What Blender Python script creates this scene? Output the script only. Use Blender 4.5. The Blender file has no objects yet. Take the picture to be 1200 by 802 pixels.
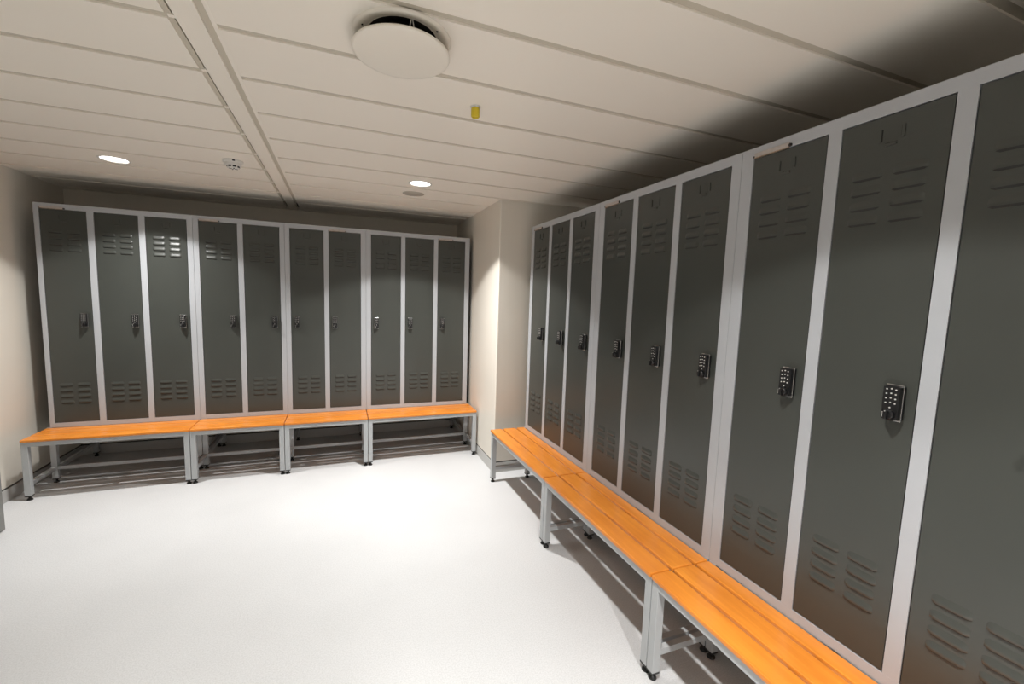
import bpy, bmesh, math, random
from mathutils import Matrix, Vector
random.seed(4)
C = bpy.data.collections.new('changing_room')
bpy.context.scene.collection.children.link(C)
SC = bpy.context.scene

# ------------------------------------------------------------------ camera
YAW, PITCH, ROLL = math.radians(21.2216), math.radians(-5.9137), math.radians(1.8133)
fw = Vector((math.sin(YAW)*math.cos(PITCH), math.cos(YAW)*math.cos(PITCH), math.sin(PITCH)))
r0 = Vector((math.cos(YAW), -math.sin(YAW), 0)); u0 = r0.cross(fw)
rt = r0*math.cos(ROLL) + u0*math.sin(ROLL); up = -r0*math.sin(ROLL) + u0*math.cos(ROLL)
cd = bpy.data.cameras.new('camera'); cam = bpy.data.objects.new('camera', cd); C.objects.link(cam)
cam.matrix_world = Matrix(((rt.x, up.x, -fw.x, 0), (rt.y, up.y, -fw.y, 0), (rt.z, up.z, -fw.z, 1.4671), (0, 0, 0, 1)))
cd.sensor_width = 36; cd.sensor_fit = 'HORIZONTAL'
cd.lens = 506.5/1200*36; cd.shift_x = 4.49/1200; cd.shift_y = 3.32/1200; cd.clip_start = .02
SC.camera = cam
# ------------------------------------------------------------------ world, exposure
w = bpy.data.worlds.new('world'); SC.world = w; w.use_nodes = True
w.node_tree.nodes['Background'].inputs[0].default_value = (.9, .95, 1, 1)
w.node_tree.nodes['Background'].inputs[1].default_value = .0
SC.view_settings.view_transform = 'Standard'; SC.view_settings.look = 'None'
SC.view_settings.exposure = 0.0; SC.view_settings.gamma = 1
SPOT_W = 275.0; SPOT_HALF = 58; SPOT_BLEND = .14; SPOT_POW = 2.8; LAMP_COL = (.98, .97, .945)

# ------------------------------------------------------------------ room dimensions
ZC = 2.265; XL = -2.125; XRW = 2.075; YB = 4.745; YS = -1.35
LY = 4.08; LX = 1.4045          # the two locker fronts
PX, PY = 1.198, 3.345           # corner of the projecting pier
LIGHTS = [(-1.317, 3.519), (.529, 3.176), (.529, .70), (.529, -.75)]
POWER = [.64, 1.0, .76, 1.9]  # last lamp is unseen, added extra strong to brighten the ceiling

# ------------------------------------------------------------------ helpers
def bx(bm, x0, x1, y0, y1, z0, z1, bev=0, mi=0):
    M = Matrix.Translation(((x0+x1)/2, (y0+y1)/2, (z0+z1)/2)) @ Matrix.Diagonal((x1-x0, y1-y0, z1-z0, 1))
    g = bmesh.ops.create_cube(bm, size=1, matrix=M)
    vs = g['verts']; fs = {f for v in vs for f in v.link_faces}
    for f in fs: f.material_index = mi
    if bev:
        es = list({e for v in vs for e in v.link_edges})
        r = bmesh.ops.bevel(bm, geom=es, offset=bev, segments=2, affect='EDGES', profile=.5)
        for f in r['faces']: f.material_index = mi
def lathe(bm, prof, cx=0, cy=0, seg=40, mi=0, close=False):
    rings = []
    for r, z in prof:
        if r < 1e-6: rings.append([bm.verts.new((cx, cy, z))])
        else: rings.append([bm.verts.new((cx+r*math.cos(2*math.pi*i/seg), cy+r*math.sin(2*math.pi*i/seg), z)) for i in range(seg)])
    for a, b in zip(rings, rings[1:]):
        for i in range(seg):
            j = (i+1) % seg
            if len(a) == 1 and len(b) == 1: continue
            if len(a) == 1: f = bm.faces.new((a[0], b[j], b[i]))
            elif len(b) == 1: f = bm.faces.new((a[i], a[j], b[0]))
            else: f = bm.faces.new((a[i], a[j], b[j], b[i]))
            f.material_index = mi; f.smooth = True
def cyl(bm, p0, p1, r0, r1=None, seg=16, mi=0, smooth=True):
    r1 = r0 if r1 is None else r1
    p0 = Vector(p0); p1 = Vector(p1); d = (p1-p0)
    M = Matrix.Translation((p0+p1)/2) @ d.to_track_quat('Z', 'Y').to_matrix().to_4x4()
    g = bmesh.ops.create_cone(bm, cap_ends=True, segments=seg, radius1=r0, radius2=r1, depth=d.length, matrix=M)
    for f in {f for v in g['verts'] for f in v.link_faces}:
        f.material_index = mi
        if smooth and len(f.verts) == 4: f.smooth = True
def mesh(name, bm, mats):
    bmesh.ops.recalc_face_normals(bm, faces=bm.faces)
    me = bpy.data.meshes.new(name); bm.to_mesh(me); bm.free()
    for m in (mats if isinstance(mats, (list, tuple)) else [mats]): me.materials.append(m)
    return me
def link(name, me, parent=None, loc=(0, 0, 0), rz=0, **kw):
    o = bpy.data.objects.new(name, me); C.objects.link(o); o.location = loc; o.rotation_euler = (0, 0, rz)
    if parent: o.parent = parent
    for k, v in kw.items(): o[k] = v
    return o
def thing(name, label, cat, loc, rz=0, group=None):
    o = link(name, None, None, loc, rz, label=label, category=cat)
    o.empty_display_size = .1
    if group: o['group'] = group
    return o
def boxobj(name, mat, parent, *b, bev=0, **kw):
    bm = bmesh.new(); bx(bm, *b, bev=bev); return link(name, mesh(name, bm, mat), parent, **kw)
def struct(name, me, **kw): return link(name, me, kind='structure', **kw)

# ------------------------------------------------------------------ materials
def mat(name, col, rough=.5, metal=0, bump=0, bscale=300, var=0, vscale=6, emit=None, spec=.5, rvar=0):
    m = bpy.data.materials.new(name); m.use_nodes = True
    n = m.node_tree.nodes; l = m.node_tree.links; b = n['Principled BSDF']
    b.inputs['Base Color'].default_value = (*col, 1); b.inputs['Roughness'].default_value = rough
    b.inputs['Metallic'].default_value = metal; b.inputs['Specular IOR Level'].default_value = spec
    tc = n.new('ShaderNodeTexCoord')
    if var:
        t = n.new('ShaderNodeTexNoise'); t.inputs['Scale'].default_value = vscale; t.inputs['Detail'].default_value = 5
        l.new(tc.outputs['Object'], t.inputs['Vector'])
        r = n.new('ShaderNodeMapRange'); r.inputs[1].default_value = .3; r.inputs[2].default_value = .7
        r.inputs[3].default_value = 1-var; r.inputs[4].default_value = 1+var
        l.new(t.outputs[0], r.inputs[0])
        mx = n.new('ShaderNodeVectorMath'); mx.operation = 'SCALE'; mx.inputs[0].default_value = col
        l.new(r.outputs[0], mx.inputs['Scale']); l.new(mx.outputs[0], b.inputs['Base Color'])
        if rvar:
            r2 = n.new('ShaderNodeMapRange'); r2.inputs[1].default_value = .3; r2.inputs[2].default_value = .7
            r2.inputs[3].default_value = rough-rvar; r2.inputs[4].default_value = rough+rvar
            l.new(t.outputs[0], r2.inputs[0]); l.new(r2.outputs[0], b.inputs['Roughness'])
    if bump:
        t = n.new('ShaderNodeTexNoise'); t.inputs['Scale'].default_value = bscale; t.inputs['Detail'].default_value = 2
        l.new(tc.outputs['Object'], t.inputs['Vector'])
        bu = n.new('ShaderNodeBump'); bu.inputs['Strength'].default_value = bump; bu.inputs['Distance'].default_value = .001
        l.new(t.outputs[0], bu.inputs['Height']); l.new(bu.outputs[0], b.inputs['Normal'])
    if emit:
        b.inputs['Emission Color'].default_value = (*emit[:3], 1); b.inputs['Emission Strength'].default_value = emit[3]
    return m
M_ceil = mat('ceiling_enamel', (.88, .825, .735), .42, bump=.05, bscale=60)
M_ceilback = mat('ceiling_recess', (.56, .51, .42), .6)
M_beam = mat('ceiling_trim_enamel', (.88, .825, .735), .4)
M_wall = mat('wall_panel', (.79, .745, .665), .5, bump=.04, bscale=40, var=.012, vscale=2)
M_door = mat('charcoal_powder_coat', (.052, .056, .050), .33, bump=.06, bscale=900, var=.03, vscale=5, rvar=.03)
M_frame = mat('pale_grey_powder_coat', (.43, .445, .47), .42, bump=.05, bscale=800)
M_body = mat('grey_locker_carcass', (.10, .10, .10), .5)  # darkened to cut the light bounced under the lockers
M_wall2 = mat('low_bounce_wall_panel', (.36, .34, .31), .6)  # unseen front wall, darkened to lower the bounced fill light
M_steel = mat('bench_steel_grey', (.44, .455, .465), .42, bump=.05, bscale=800)
M_black = mat('black_plastic', (.012, .012, .012), .45)
M_lock = mat('lock_black', (.010, .010, .011), .3)
M_chrome = mat('chrome', (.6, .6, .6), .22, metal=1)
M_key = mat('steel_key', (.75, .74, .72), .3, metal=.4)
M_white = mat('white_plastic', (.72, .70, .66), .4)
M_diff = mat('diffuser_enamel', (.82, .77, .68), .38)
M_dark = mat('dark_duct_and_shade', (.02, .02, .018), .8)
M_yellow = mat('yellow_plastic', (.72, .55, .03), .4)
M_strip = mat('worn_label_strip', (.46, .41, .38), .6, var=.12, vscale=60)
M_stripedge = mat('rusty_label_edge', (.30, .22, .15), .7, var=.3, vscale=90)
M_speaker = mat('speaker_grille', (.47, .43, .37), .6)
M_cab = mat('grey_cabinet_steel', (.22, .22, .21), .35, bump=.04, bscale=700)
M_base = mat('cove_vinyl', (.52, .515, .50), .45)
M_gap = mat('shadow_gap', (.09, .085, .075), .7)
M_lamp = mat('lamp_lens', (.9, .9, .9), .4, emit=(1, .97, .92, 9))

def floor_mat():
    m = bpy.data.materials.new('speckled_vinyl'); m.use_nodes = True
    n = m.node_tree.nodes; l = m.node_tree.links; b = n['Principled BSDF']
    tc = n.new('ShaderNodeTexCoord')
    a = n.new('ShaderNodeTexNoise'); a.inputs['Scale'].default_value = 170; a.inputs['Detail'].default_value = 3; a.inputs['Roughness'].default_value = .7
    c = n.new('ShaderNodeTexNoise'); c.inputs['Scale'].default_value = 2.2; c.inputs['Detail'].default_value = 5
    l.new(tc.outputs['Object'], a.inputs['Vector']); l.new(tc.outputs['Object'], c.inputs['Vector'])
    r = n.new('ShaderNodeValToRGB'); e = r.color_ramp.elements
    e[0].position = .34; e[0].color = (.56, .565, .57, 1); e[1].position = .62; e[1].color = (.67, .675, .685, 1)
    l.new(a.outputs[0], r.inputs[0])
    mr = n.new('ShaderNodeMapRange'); mr.inputs[1].default_value = .3; mr.inputs[2].default_value = .7; mr.inputs[3].default_value = .97; mr.inputs[4].default_value = 1.03
    l.new(c.outputs[0], mr.inputs[0])
    s = n.new('ShaderNodeVectorMath'); s.operation = 'SCALE'; l.new(r.outputs[0], s.inputs[0]); l.new(mr.outputs[0], s.inputs['Scale'])
    l.new(s.outputs[0], b.inputs['Base Color'])
    b.inputs['Roughness'].default_value = .42; b.inputs['Specular IOR Level'].default_value = .4
    bu = n.new('ShaderNodeBump'); bu.inputs['Strength'].default_value = .12; bu.inputs['Distance'].default_value = .001
    l.new(a.outputs[0], bu.inputs['Height']); l.new(bu.outputs[0], b.inputs['Normal'])
    return m
M_floor = floor_mat()
def wood_mat():
    m = bpy.data.materials.new('lacquered_beech'); m.use_nodes = True
    n = m.node_tree.nodes; l = m.node_tree.links; b = n['Principled BSDF']
    tc = n.new('ShaderNodeTexCoord'); oi = n.new('ShaderNodeObjectInfo')
    ad = n.new('ShaderNodeVectorMath'); ad.operation = 'ADD'
    cb = n.new('ShaderNodeCombineXYZ'); mu = n.new('ShaderNodeMath'); mu.operation = 'MULTIPLY'; mu.inputs[1].default_value = 13
    l.new(oi.outputs['Random'], mu.inputs[0]); l.new(mu.outputs[0], cb.inputs[0]); l.new(mu.outputs[0], cb.inputs[1])
    l.new(tc.outputs['Object'], ad.inputs[0]); l.new(cb.outputs[0], ad.inputs[1])
    mp = n.new('ShaderNodeMapping'); mp.inputs['Scale'].default_value = (2.2, 34, 34); l.new(ad.outputs[0], mp.inputs[0])
    a = n.new('ShaderNodeTexNoise'); a.inputs['Scale'].default_value = 1.5; a.inputs['Detail'].default_value = 6; a.inputs['Distortion'].default_value = .5
    l.new(mp.outputs[0], a.inputs['Vector'])
    mp2 = n.new('ShaderNodeMapping'); mp2.inputs['Scale'].default_value = (4, 10, 10); l.new(ad.outputs[0], mp2.inputs[0])
    c = n.new('ShaderNodeTexNoise'); c.inputs['Scale'].default_value = 1.2; c.inputs['Detail'].default_value = 3; l.new(mp2.outputs[0], c.inputs['Vector'])
    r = n.new('ShaderNodeValToRGB'); e = r.color_ramp.elements
    e[0].position = .3; e[0].color = (.60, .18, .020, 1); e[1].position = .72; e[1].color = (.80, .29, .036, 1)
    mx = n.new('ShaderNodeMath'); mx.operation = 'ADD'; h = n.new('ShaderNodeMath'); h.operation = 'MULTIPLY'; h.inputs[1].default_value = .5
    l.new(a.outputs[0], mx.inputs[0]); l.new(c.outputs[0], mx.inputs[1]); l.new(mx.outputs[0], h.inputs[0]); l.new(h.outputs[0], r.inputs[0])
    l.new(r.outputs[0], b.inputs['Base Color']); b.inputs['Roughness'].default_value = .3
    b.inputs['Coat Weight'].default_value = .15; b.inputs['Coat Roughness'].default_value = .15
    return m
M_wood = wood_mat()

# ------------------------------------------------------------------ the setting
bm = bmesh.new(); bx(bm, XL-.1, XRW+.1, YS-.1, YB+.1, -.08, 0); struct('floor', mesh('floor', bm, M_floor))
bm = bmesh.new(); bx(bm, XL-.1, XL, YS-.1, YB+.1, .096, 2.5); struct('wall_left', mesh('wall_left', bm, M_wall))
bm = bmesh.new(); bx(bm, XRW, XRW+.1, YS-.1, YB+.1, .096, 2.5); struct('wall_right', mesh('wall_right', bm, M_wall))
bm = bmesh.new(); bx(bm, XL, XRW, YB, YB+.1, .096, 2.5); struct('wall_back', mesh('wall_back', bm, M_wall))
bm = bmesh.new(); bx(bm, XL, XRW, YS-.1, YS, .096, 2.5); struct('wall_front', mesh('wall_front', bm, M_wall2))
bm = bmesh.new(); bx(bm, PX, XRW-.001, PY, YB-.001, .096, ZC+.05)
es = [e for e in bm.edges if abs(e.verts[0].co.x-PX) < 1e-4 and abs(e.verts[1].co.x-PX) < 1e-4 and abs(e.verts[0].co.y-PY) < 1e-4 and abs(e.verts[1].co.y-PY) < 1e-4]
bmesh.ops.bevel(bm, geom=es, offset=.008, segments=4, affect='EDGES', profile=.5)
struct('wall_pier', mesh('wall_pier', bm, M_wall))
# coved skirting, a dark shadow gap above it
def base(name, x0, x1, y0, y1, side):
    bm = bmesh.new(); t = .007
    bx(bm, x0, x1, y0, y1, 0, .083)
    # recessed dark strip between skirting and wall panel
    if side == 'x+': bx(bm, x0, x1-t, y0, y1, .083, .096, mi=1)
    if side == 'x-': bx(bm, x0+t, x1, y0, y1, .083, .096, mi=1)
    if side == 'y-': bx(bm, x0, x1, y0+t, y1, .083, .096, mi=1)
    if side == 'y+': bx(bm, x0, x1, y0, y1-t, .083, .096, mi=1)
    struct(name, mesh(name, bm, [M_base, M_gap]))
base('baseboard_left', XL-.1, XL+.004, YS, YB, 'x+')
base('baseboard_right', XRW-.004, XRW+.1, YS, PY, 'x-')
base('baseboard_back', XL, PX, YB-.004, YB+.1, 'y-')
base('baseboard_front', XL, XRW, YS-.1, YS+.004, 'y+')
bm = bmesh.new(); bx(bm, PX-.004, XRW, PY-.004, YB-.004, 0, .083); bx(bm, PX+.003, XRW, PY+.003, YB-.004, .083, .096, mi=1)
struct('baseboard_pier', mesh('baseboard_pier', bm, [M_base, M_gap]))

# ceiling: a backing slab that carries long enamelled planks with recessed joints
bm = bmesh.new(); bx(bm, XL-.1, XRW+.1, YS-.1, YB+.1, ZC+.040, ZC+.1)
ceil = struct('ceiling', mesh('ceiling', bm, M_ceilback))
G = .030
lines = [YS]+[-1.03, -.69, -.35, -.01, .335, .672, .995, 1.31, 1.638, 1.972, 2.308, 2.648, 2.99, 3.325, 3.66, 3.995, 4.33, 4.665]+[YB]
holes = [(x, y, .070) for x, y in LIGHTS] + [(.185, 1.462, .105)]
def plank(x0, x1, y0, y1):
    bm = bmesh.new(); z0, z1 = ZC, ZC+.03
    hs = [h for h in holes if x0 < h[0] < x1 and y0 < h[1] < y1]
    # a seam may cut the round openings, so clamp to the plank
    if not hs:
        bx(bm, x0, x1, y0, y1, z0, z1, bev=.0015)
    else:
        # plank with a round opening: bridge rings in a local square, plain boxes at the sides
        hx, hy, r = hs[0]; s = min(r+.02, hy-y0-.001, y1-hy-.001) if True else r
        if s < r+.002: r = s-.002
        n = 32; a, b = [], []
        for i in range(n):
            t = 2*math.pi*(i+.5)/n; c, q = math.cos(t), math.sin(t); k = s/max(abs(c), abs(q))
            a.append((hx+r*c, hy+r*q)); b.append((hx+k*c, hy+k*q))
        def ring(pts, z): return [bm.verts.new((px, py, z)) for px, py in pts]
        ai, bi, aj = ring(a, z0), ring(b, z0), ring(a, z1)
        for i in range(n):
            j = (i+1) % n
            bm.faces.new((ai[i], ai[j], bi[j], bi[i])); bm.faces.new((ai[i], ai[j], aj[j], aj[i]))
        # square corners
        for i in range(n):
            j = (i+1) % n
            p, q2 = b[i], b[j]
            if abs(p[0]-q2[0]) > 1e-6 and abs(p[1]-q2[1]) > 1e-6:
                cx = p[0] if abs(abs(p[0]-hx)-s) < 1e-6 else q2[0]; cy = p[1] if abs(abs(p[1]-hy)-s) < 1e-6 else q2[1]
                bm.faces.new((bi[i], bi[j], bm.verts.new((cx, cy, z0))))
        bx(bm, x0, hx-s, y0, y1, z0, z1); bx(bm, hx+s, x1, y0, y1, z0, z1)
        bx(bm, hx-s, hx+s, y0, hy-s, z0, z1); bx(bm, hx-s, hx+s, hy+s, y1, z0, z1)
    return bm
BX0, BX1 = -.450, -.379
for i, (a, b) in enumerate(zip(lines, lines[1:])):
    a2 = a+G/2 if a != YS else a; b2 = b-G/2 if b != YB else b
    bm = plank(XL, BX0-.022, a2, b2)
    link('ceiling_plank', mesh('ceiling_plank', bm, M_ceil), ceil)
    if b2 > PY:      # stops at the pier
        if a2 < PY:
            bm = plank(-.343, PX, a2, b2); bx(bm, PX, XRW, a2, PY, ZC, ZC+.03)
        else: bm = plank(-.343, PX, a2, b2)
    else: bm = plank(-.343, XRW, a2, b2)
    link('ceiling_plank', mesh('ceiling_plank', bm, M_ceil), ceil)
# shallow joint strips that close the gaps between planks
bm = bmesh.new()
for y in lines[1:-1]:
    bx(bm, XL, BX0-.023, y-G/2-.002, y+G/2+.002, ZC+.007, ZC+.028)
    bx(bm, -.343, XRW if y < PY else PX, y-G/2-.002, y+G/2+.002, ZC+.007, ZC+.028)
link('joint_strip', mesh('joint_strip', bm, M_ceilback), ceil, kind='stuff')
boxobj('edge_strip', M_ceil, ceil, -.357, -.342, YS, YB, ZC, ZC+.03, bev=.003)
boxobj('ceiling_beam', M_beam, ceil, BX0, BX1, YS, YB, ZC, ZC+.03, bev=.002)
# small spring clips along the beam's left joint
bm = bmesh.new()
for y in lines[1:-1]: bx(bm, BX0-.018, BX0+.001, y-.008, y+.008, ZC+.0005, ZC+.01, bev=.002)
link('joint_clip', mesh('joint_clip', bm, M_beam), ceil, kind='stuff')
bm = bmesh.new(); bx(bm, BX1, -.356, YS, 4.42, ZC+.007, ZC+.034); bx(bm, BX0-.023, BX0-.0065, YS, 4.42, ZC+.005, ZC+.034); link('joint_tray', mesh('joint_tray', bm, M_ceilback), ceil)  # right-hand tray's darker tan stands for soft shade beside the beam
bm = bmesh.new(); bx(bm, BX0-.02, -.356, 4.42, YB, ZC+.034, ZC+.042); bx(bm, BX0-.008, BX0+.002, YS, 4.42, ZC+.030, ZC+.042); link('joint_shade', mesh('joint_shade', bm, M_dark), ceil)  # dark strips painting the shade inside the beam's joints

# ------------------------------------------------------------------ locks, louvres, doors
DW, MUL = .2612, .0389
Z0, Z1 = .4621, 2.006
def lock_mesh():
    """front at y=0 facing -y; centred on x=0; z centred on 0"""
    bm = bmesh.new()
    W, H = .0385, .098
    bx(bm, -W/2-.0005, W/2+.0005, -.010, 0, -H/2+.003, H/2-.003, bev=.002, mi=0)
    bx(bm, -W/2-.0012, W/2+.0012, -.0125, -.0105, -H/2-.0008, H/2+.0008, bev=.0009, mi=1)   # thin chrome rim
    # curved black case: top and bottom edges bow outwards
    n = 8; prof = []
    for i in range(n+1):
        t = -1+2*i/n; prof.append((t*W/2, H/2-.004*t*t))
    for i in range(n+1):
        t = 1-2*i/n; prof.append((t*W/2, -H/2+.004*t*t))
    f0 = [bm.verts.new((x, -.009, z)) for x, z in prof]; f1 = [bm.verts.new((x*.96, -.027, z*.975)) for x, z in prof]
    k = len(prof)
    for i in range(k): bm.faces.new((f0[i], f0[(i+1) % k], f1[(i+1) % k], f1[i]))
    bm.faces.new(f1)
    for r in range(4):
        for c in (-1, 0, 1):
            x = c*.0105; z = .037-.0125*r+(.002 if c == 0 else 0)
            cyl(bm, (x, -.026, z), (x, -.0288, z), .0023, .0018, 10, 2)
    cyl(bm, (0, -.026, -.0125), (0, -.0288, -.0125), .0023, .0018, 10, 2)
    cyl(bm, (0, -.023, -.031), (0, -.040, -.031), .0145, .0125, 24, 0)     # turning knob
    bx(bm, -.0045, .0045, -.047, -.039, -.043, -.019, bev=.0015, mi=0)     # grip bar
    bx(bm, -.0012, .0012, -.0475, -.0468, -.0215, -.0195, mi=2)            # white pointer
    for i in range(5): bx(bm, -.0100, -.0078, -.0404, -.0396, -.038+.003*i, -.0365+.003*i, mi=2)   # tiny printing
    return mesh('keypad_lock', bm, [M_lock, M_chrome, M_key])
ME_lock = lock_mesh()
def louvre_mesh():
    """pressed vent: flush at the top, standing 6 mm proud at its open lower lip"""
    bm = bmesh.new(); W, H, D = .078, .0225, .0060; n = 10
    top, lip, back = [], [], []
    for i in range(n+1):
        t = -1+2*i/n; x = t*W/2
        e = min(1, (1-abs(t))/.16); e = math.sin(e*math.pi/2)
        top.append((x, -.0002, H/2-.006*(1-e))); lip.append((x*.985, -.0002-D*e, -H/2)); back.append((x*.985, 0.0003, -H/2-.0052*max(e, .15)))
    mid = [(a[0], -.0002+(b[1]+.0002)*.55, a[2]*.35+b[2]*.65+.002) for a, b in zip(top, lip)]
    T, Mi, L, Bk = ([bm.verts.new(p) for p in s] for s in (top, mid, lip, back))
    for i in range(n):
        for a, b in ((T, Mi), (Mi, L)):
            f = bm.faces.new((a[i], a[i+1], b[i+1], b[i])); f.smooth = True
        f = bm.faces.new((L[i], L[i+1], Bk[i+1], Bk[i])); f.material_index = 1  # dark face across the opening paints the shade under the lip
    return mesh('vent_louvre', bm, [M_door, M_dark])
ME_louvre = louvre_mesh()
def door_mesh():
    bm = bmesh.new(); g = .0028
    bx(bm, g, DW-g, .0015, .020, Z0+g, Z1-g, bev=.0012)
    return mesh('door', bm, M_door)
ME_door = door_mesh()
def holder_mesh():
    """card holder: two upright tabs and one bottom tab punched from the door"""
    bm = bmesh.new()
    for sx in (-1, 1):
        bx(bm, sx*.027-.0035, sx*.027+.0035, -.0035, .002, .000, .034, bev=.001)
        bx(bm, sx*.027+(.0035 if sx < 0 else -.0055), sx*.027+(.0055 if sx < 0 else -.0035), -.0006, .002, .001, .033, mi=1)
    bx(bm, -.014, .014, -.0035, .002, -.014, -.007, bev=.001)
    bx(bm, -.014, .014, -.0006, .002, -.007, -.005, mi=1)
    return mesh('card_holder', bm, [M_door, M_dark])
ME_holder = holder_mesh()
LOUV_Z = [.609, .651, .693, .735]; LOUV_Z2 = [1.716, 1.758, 1.800, 1.842]
def add_door(parent, x, lockside):
    d = link('door', ME_door, parent, (x, 0, 0))
    for zs in (LOUV_Z, LOUV_Z2):
        for z in zs:
            for cx in (.0807, .1842-.002): link('vent_louvre', ME_louvre, d, (cx, .0016, z+.012))
    link('keypad_lock', ME_lock, d, (.2155 if lockside == 'R' else .0457, .0015, 1.2235))
    link('card_holder', ME_holder, d, (DW/2, .0015, 1.935))
def locker(loc, rz, n, eL, eR, side, label, group, strip):
    """origin: left end of the front plane on the floor; x runs along the front, y into the depth"""
    t = thing('locker_cabinet', label, 'locker', loc, rz, group)
    W = eL+n*DW+(n-1)*MUL+eR; zb, zt, D = .4287, 2.044, .60
    bm = bmesh.new()
    bx(bm, 0, eL, 0, .028, zb, zt, bev=.0012); bx(bm, W-eR, W, 0, .028, zb, zt, bev=.0012)
    x = eL
    for i in range(n-1):
        bx(bm, x+DW, x+DW+MUL, .0004, .028, Z0-.01, Z1+.01); x += DW+MUL
    bx(bm, eL-.001, W-eR+.001, .0002, .028, Z1, zt-.0004); bx(bm, eL-.001, W-eR+.001, .0002, .028, zb+.0004, Z0)
    link('frame', mesh('frame', bm, M_frame), t)
    bm = bmesh.new()
    bx(bm, .0015, .004, .028, D, zb, zt-.001); bx(bm, W-.004, W-.0015, .028, D, zb, zt-.001)
    bx(bm, .0015, W-.0015, .02, D, zt-.004, zt-.0012); bx(bm, .0015, W-.0015, .028, D, zb+.0002, zb+.003); bx(bm, .0015, W-.0015, D-.003, D, zb, zt-.001)
    x = eL
    for i in range(n-1): bx(bm, x+DW+MUL/2-.001, x+DW+MUL/2+.001, .028, D-.003, zb+.003, zt-.004); x += DW+MUL
    link('carcass', mesh('carcass', bm, M_body), t)
    for i in range(n): add_door(t, eL+i*(DW+MUL), side)
    if strip is not None:      # worn name strip over one door with its small black plug
        xs = eL+strip*(DW+MUL)
        bm = bmesh.new(); bx(bm, xs+.004, xs+.135, -.0022, .001, Z1+.002, Z1+.017, bev=.0008)
        bx(bm, xs+.004, xs+.135, -.0025, .001, Z1-.0015, Z1+.002, mi=1)
        link('name_strip', mesh('name_strip', bm, [M_strip, M_stripedge]), t, label='worn pinkish strip along the top rail')
        bm = bmesh.new(); cyl(bm, (xs+.139, -.005, Z1+.006), (xs+.139, .003, Z1+.006), .0055, seg=12); cyl(bm, (xs+.003, -.004, Z1+.004), (xs+.003, .003, Z1+.004), .0035, seg=12)
        link('plug', mesh('plug', bm, M_black), t)
    return t

# ------------------------------------------------------------------ bench stands
SL = [(-.2935, -.1975), (-.1845, -.0815), (-.0685, -.0025)]
def foot_mesh():
    bm = bmesh.new(); L = .0175
    bx(bm, -L-.0005, L+.0005, -L-.0005, L+.0005, .027, .036, bev=.0015)
    lathe(bm, [(0, 0), (.016, 0), (.017, .003), (.012, .012), (.007, .014), (.007, .03), (0, .03)], seg=18)
    return mesh('foot', bm, M_black)
ME_foot = foot_mesh()
def leg_mesh():
    bm = bmesh.new(); L = .0175; bx(bm, -L, L, -L, L, .034, .379, bev=.0015); return mesh('leg', bm, M_steel)
ME_leg = leg_mesh()
def bench(loc, rz, W, label, group):
    t = thing('bench_stand', label, 'bench', loc, rz, group)
    g = .0015; L = .0175
    for a, b in SL:
        bm = bmesh.new(); bx(bm, g, W-g, a, b, .4095, .4283, bev=.0055)
        link('slat', mesh('slat', bm, M_wood), t)
    vf, vm, vr = -.2675, .036, .61
    for u in (g+L, W-g-L):
        for v in (vf, vm, vr):
            lg = link('leg', ME_leg, t, (u, v, 0)); link('foot', ME_foot, lg)
    boxobj('front_rail', M_steel, t, g, W-g, vf-L, vf+L, .378, .409, bev=.0015)
    boxobj('rear_rail', M_steel, t, g+.03, W-g-.03, vr-L, vr+L, .378, .4284)
    boxobj('middle_rail', M_steel, t, g+.03, W-g-.03, vm-L, vm+L, .378, .4282)
    for u in (g, W-g-2*L):
        boxobj('side_rail', M_steel, t, u+.0005, u+2*L-.0005, vf+L, -.0015, .3785, .408)
        boxobj('side_rail', M_steel, t, u+.0005, u+2*L-.0005, -.0015, vr+L, .3785, .4284)
        boxobj('cross_rail', M_steel, t, u+.005, u+2*L-.005, vf+L-.001, vm-L+.001, .100, .126, bev=.001)
        boxobj('cross_rail', M_steel, t, u+.005, u+2*L-.005, vm+L-.001, vr-L+.001, .100, .126, bev=.001)
    boxobj('long_rail', M_steel, t, g+2*L-.001, W-g-2*L+.001, vm-.0125, vm+.0125, .100, .126, bev=.001)
    if W > .8: boxobj('slat_bearer', M_steel, t, W/2-.0125, W/2+.0125, vf+L, vm-L, .384, .409)
    return t

gB = 'locker cabinets along the back wall'; gR = 'locker cabinets along the right wall'
hB = 'bench stands along the back wall'; hR = 'bench stands along the right wall'
s0 = [-1.9692, -1.0322, -.396, .2515]
seams = [-1.9985, -1.0695, -.4335, .2085, 1.158]
back = [
 (3, 'R', 0, 'three-door charcoal locker cabinet in the back left corner beside the left wall', 'leftmost back bench, three locker doors wide, standing against the left wall'),
 (2, 'R', 0, 'two-door charcoal back locker cabinet with its keypad locks on the right edge of both doors', 'short back bench second from the left wall, under two locker doors with right-hand locks'),
 (2, 'L', 1, 'two-door charcoal back locker cabinet with its keypad locks on the left edge of both doors', 'short back bench third from the left wall, under two locker doors with left-hand locks'),
 (3, 'L', 2, 'three-door charcoal back locker cabinet next to the pale projecting pier', 'back bench three doors wide that ends at the pale projecting pier'),
]
for k, (n, sd, st, lab, lab2) in enumerate(back):
    x0, x1 = seams[k]+.0006, seams[k+1]-.0006
    eL = s0[k]-x0; eR = x1-x0-eL-n*DW-(n-1)*MUL
    locker((x0, LY, 0), 0, n, eL, eR, sd, lab, gB, st)
    b0 = x0-(.022 if k == 0 else 0); b1 = x1+(.022 if k == 3 else 0)
    bench((b0, LY, 0), 0, b1-b0, lab2, hB)
sr = [3.1276, 2.1649, 1.2097]
seamr = [3.178, 2.2155, 1.2590, .2975]
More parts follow.
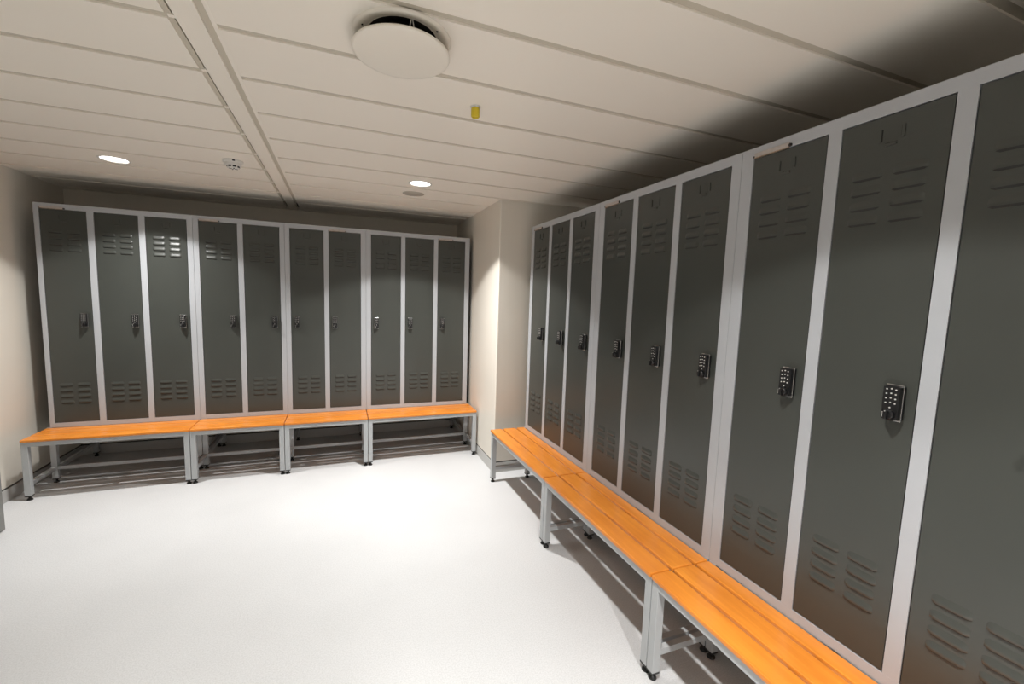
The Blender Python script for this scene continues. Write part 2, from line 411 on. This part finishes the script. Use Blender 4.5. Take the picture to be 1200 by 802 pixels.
right = [
 ('three-door charcoal locker cabinet at the far end of the right row beside the pale pier', 'farthest bench of the right row, its end touching the pale pier'),
 ('middle three-door charcoal locker cabinet of the right row between its two neighbours', 'middle bench of the right row with orange slats between the far and the nearest bench'),
 ('nearest three-door charcoal locker cabinet of the right row, cut off by the right picture edge', 'nearest bench of the right row, running out of the bottom of the picture'),
]
for k, (lab, lab2) in enumerate(right):
    y0, y1 = seamr[k]-.0006, seamr[k+1]+.0006
    eL = y0-sr[k]; eR = y0-y1-eL-3*DW-2*MUL
    locker((LX, y0, 0), -math.pi/2, 3, eL, eR, 'R', lab, gR, 0)
    e = .02 if k == 0 else 0
    bench((LX, y0+e, 0), -math.pi/2, y0-y1+e, lab2, hR)

# ------------------------------------------------------------------ ceiling fittings
def downlight(x, y, label, power):
    t = thing('downlight', label, 'light', (x, y, ZC), 0, 'round recessed downlights')
    bm = bmesh.new(); lathe(bm, [(.069, .028), (.069, .000), (.071, -.003), (.080, -.003), (.083, 0), (.083, .0005)], seg=48)
    link('bezel', mesh('bezel', bm, M_white), t)
    bm = bmesh.new(); lathe(bm, [(0, .010), (.069, .010), (.069, .016), (0, .016)], seg=48)
    link('lens', mesh('lens', bm, M_lamp), t)
    ld = bpy.data.lights.new('lamp', 'SPOT'); ld.energy = SPOT_W*power; ld.color = LAMP_COL; ld.spot_size = math.radians(2*SPOT_HALF); ld.spot_blend = SPOT_BLEND; ld.shadow_soft_size = .042
    ld.use_nodes = True; nt = ld.node_tree; em = nt.nodes['Emission']
    tc = nt.nodes.new('ShaderNodeTexCoord'); sp = nt.nodes.new('ShaderNodeSeparateXYZ'); ab = nt.nodes.new('ShaderNodeMath'); ab.operation = 'ABSOLUTE'
    pw = nt.nodes.new('ShaderNodeMath'); pw.operation = 'POWER'; pw.inputs[1].default_value = SPOT_POW
    nt.links.new(tc.outputs['Normal'], sp.inputs[0]); nt.links.new(sp.outputs[2], ab.inputs[0]); nt.links.new(ab.outputs[0], pw.inputs[0]); nt.links.new(pw.outputs[0], em.inputs['Strength'])
    lo = bpy.data.objects.new('lamp', ld); C.objects.link(lo); lo.parent = t; lo.location = (0, 0, -.004)
labs = ['round recessed ceiling downlight at the left, nearest the back left corner', 'round recessed ceiling downlight near the pale pier, beside the flush grey disc',
        'recessed ceiling downlight beside the nearest right lockers', 'unseen downlight behind the camera, added to brighten the ceiling']
for (x, y), lb, pw in zip(LIGHTS, labs, POWER): downlight(x, y, lb, pw)

t = thing('ceiling_speaker', 'flush round grey ceiling disc just behind the downlight near the pier', 'speaker', (.531, 3.502, ZC))
bm = bmesh.new(); lathe(bm, [(.082, 0), (.088, -.002), (.090, 0), (.090, .0005)], seg=48); link('rim', mesh('rim', bm, M_ceil), t)
bm = bmesh.new(); lathe(bm, [(0, -.0012), (.082, -.0008), (.082, .0005)], seg=48); link('grille', mesh('grille', bm, M_speaker), t)

t = thing('air_diffuser', 'large round cream air diffuser disc hanging below the ceiling planks', 'vent', (.186, 1.466, ZC))
bm = bmesh.new(); lathe(bm, [(.104, .030), (.104, .003), (.114, -.001), (.139, -.008), (.145, -.007), (.149, 0), (.149, .0008)], seg=64)
link('collar', mesh('collar', bm, M_diff), t)
bm = bmesh.new(); lathe(bm, [(0, .036), (.1035, .036), (.1035, .005)], seg=48); link('duct', mesh('duct', bm, M_dark), t)
bm = bmesh.new(); lathe(bm, [(0, -.040), (.130, -.040), (.144, -.0415), (.1475, -.044), (.1485, -.047), (.147, -.0505), (.140, -.0515), (0, -.052)], cx=-.003, cy=-.002, seg=72)
link('disc', mesh('disc', bm, M_diff), t)
bm = bmesh.new(); lathe(bm, [(0, .03), (.045, .03), (.07, -.012), (.05, -.028), (0, -.03)], seg=32); link('damper_cone', mesh('damper_cone', bm, M_dark), t)
for a in (5, 95, 185, 275):
    c, s = math.cos(math.radians(a)), math.sin(math.radians(a)); bm = bmesh.new()
    q = Vector((-s, c, 0)); p = Vector((c, s, 0))*.118
    for k in (-1, 1): cyl(bm, p+q*.009*k+Vector((0, 0, -.041)), p+q*.002*k+Vector((0, 0, -.006)), .0013, seg=6)
    link('wire_clip', mesh('wire_clip', bm, M_white), t)
bm = bmesh.new()
for a in (75, 195, 315): cyl(bm, (.126*math.cos(math.radians(a)), .126*math.sin(math.radians(a)), -.0065), (.126*math.cos(math.radians(a)), .126*math.sin(math.radians(a)), -.003), .0028, seg=10)
link('screw', mesh('screw', bm, M_dark), t)

t = thing('smoke_detector', 'small white round smoke detector with dark slots on the ceiling left of the beam', 'detector', (-.613, 3.195, ZC))
bm = bmesh.new(); lathe(bm, [(.056, .0004), (.056, -.010), (.050, -.015), (0, -.015)], seg=40); link('base', mesh('base', bm, M_white), t)
bm = bmesh.new(); lathe(bm, [(.043, -.015), (.045, -.026), (.040, -.030), (.034, -.030), (.033, -.040), (.026, -.0455), (0, -.047)], seg=40); link('head', mesh('head', bm, M_white), t)
bm = bmesh.new()
for i in range(8):
    a0, a1 = math.radians(45*i+6), math.radians(45*i+39)
    for r, z0, z1 in ((.0355, -.0405, -.0315),):
        vs = []
        for k in range(5):
            a = a0+(a1-a0)*k/4; vs.append((r*math.cos(a), r*math.sin(a)))
        lo = [bm.verts.new((x*.96, y*.96, z0)) for x, y in vs]; hi = [bm.verts.new((x, y, z1)) for x, y in vs]
        for k in range(4): bm.faces.new((lo[k], lo[k+1], hi[k+1], hi[k]))
    a = math.radians(45*i+22); 
    if i % 2 == 0:
        M = Matrix.Rotation(a, 4, 'Z'); g = bmesh.ops.create_cube(bm, size=1, matrix=M @ Matrix.Translation((.016, 0, -.0468)) @ Matrix.Diagonal((.016, .005, .002, 1)))
link('slot', mesh('slot', bm, M_dark), t)
bm = bmesh.new(); bx(bm, .006, .020, -.056, -.049, -.012, -.004); link('indicator', mesh('indicator', bm, M_dark), t)

t = thing('sprinkler_head', 'small ceiling sprinkler under a bright yellow cap beside the round diffuser', 'sprinkler', (.530, 1.828, ZC))
bm = bmesh.new(); lathe(bm, [(.022, .0005), (.022, -.003), (.012, -.005), (.009, -.012), (0, -.012)], seg=28); link('escutcheon', mesh('escutcheon', bm, M_white), t)
bm = bmesh.new(); lathe(bm, [(.0165, -.006), (.0175, -.010), (.0172, -.040), (.0150, -.043), (.0125, -.043), (.0120, -.036), (0, -.036)], seg=28)
for i in range(6):
    a = math.radians(60*i); cyl(bm, (.0172*math.cos(a), .0172*math.sin(a), -.012), (.0172*math.cos(a), .0172*math.sin(a), -.040), .0012, seg=6)
link('cap', mesh('cap', bm, M_yellow), t, label='bright yellow cap')

# ------------------------------------------------------------------ grey steel cabinet at the left picture edge
t = thing('steel_cabinet', 'tall grey steel cabinet against the left wall, its edge at the left picture border', 'cabinet', (XL+.006, 3.371, 0))
w_ = -1.889-(XL+.006)
bm = bmesh.new(); bx(bm, 0, w_-.02, -.90, 0, 0, 2.0, bev=.002); link('carcass', mesh('carcass', bm, M_cab), t)
for y0 in (-.90, -.45):
    d = boxobj('door', M_cab, t, w_-.0195, w_, y0+.002, y0+.448, .004, 1.996, bev=.002)
    hy = y0+.41 if y0 < -.5 else y0+.04
    boxobj('handle', M_chrome, d, w_, w_+.02, hy-.006, hy+.006, .95, 1.1, bev=.003)
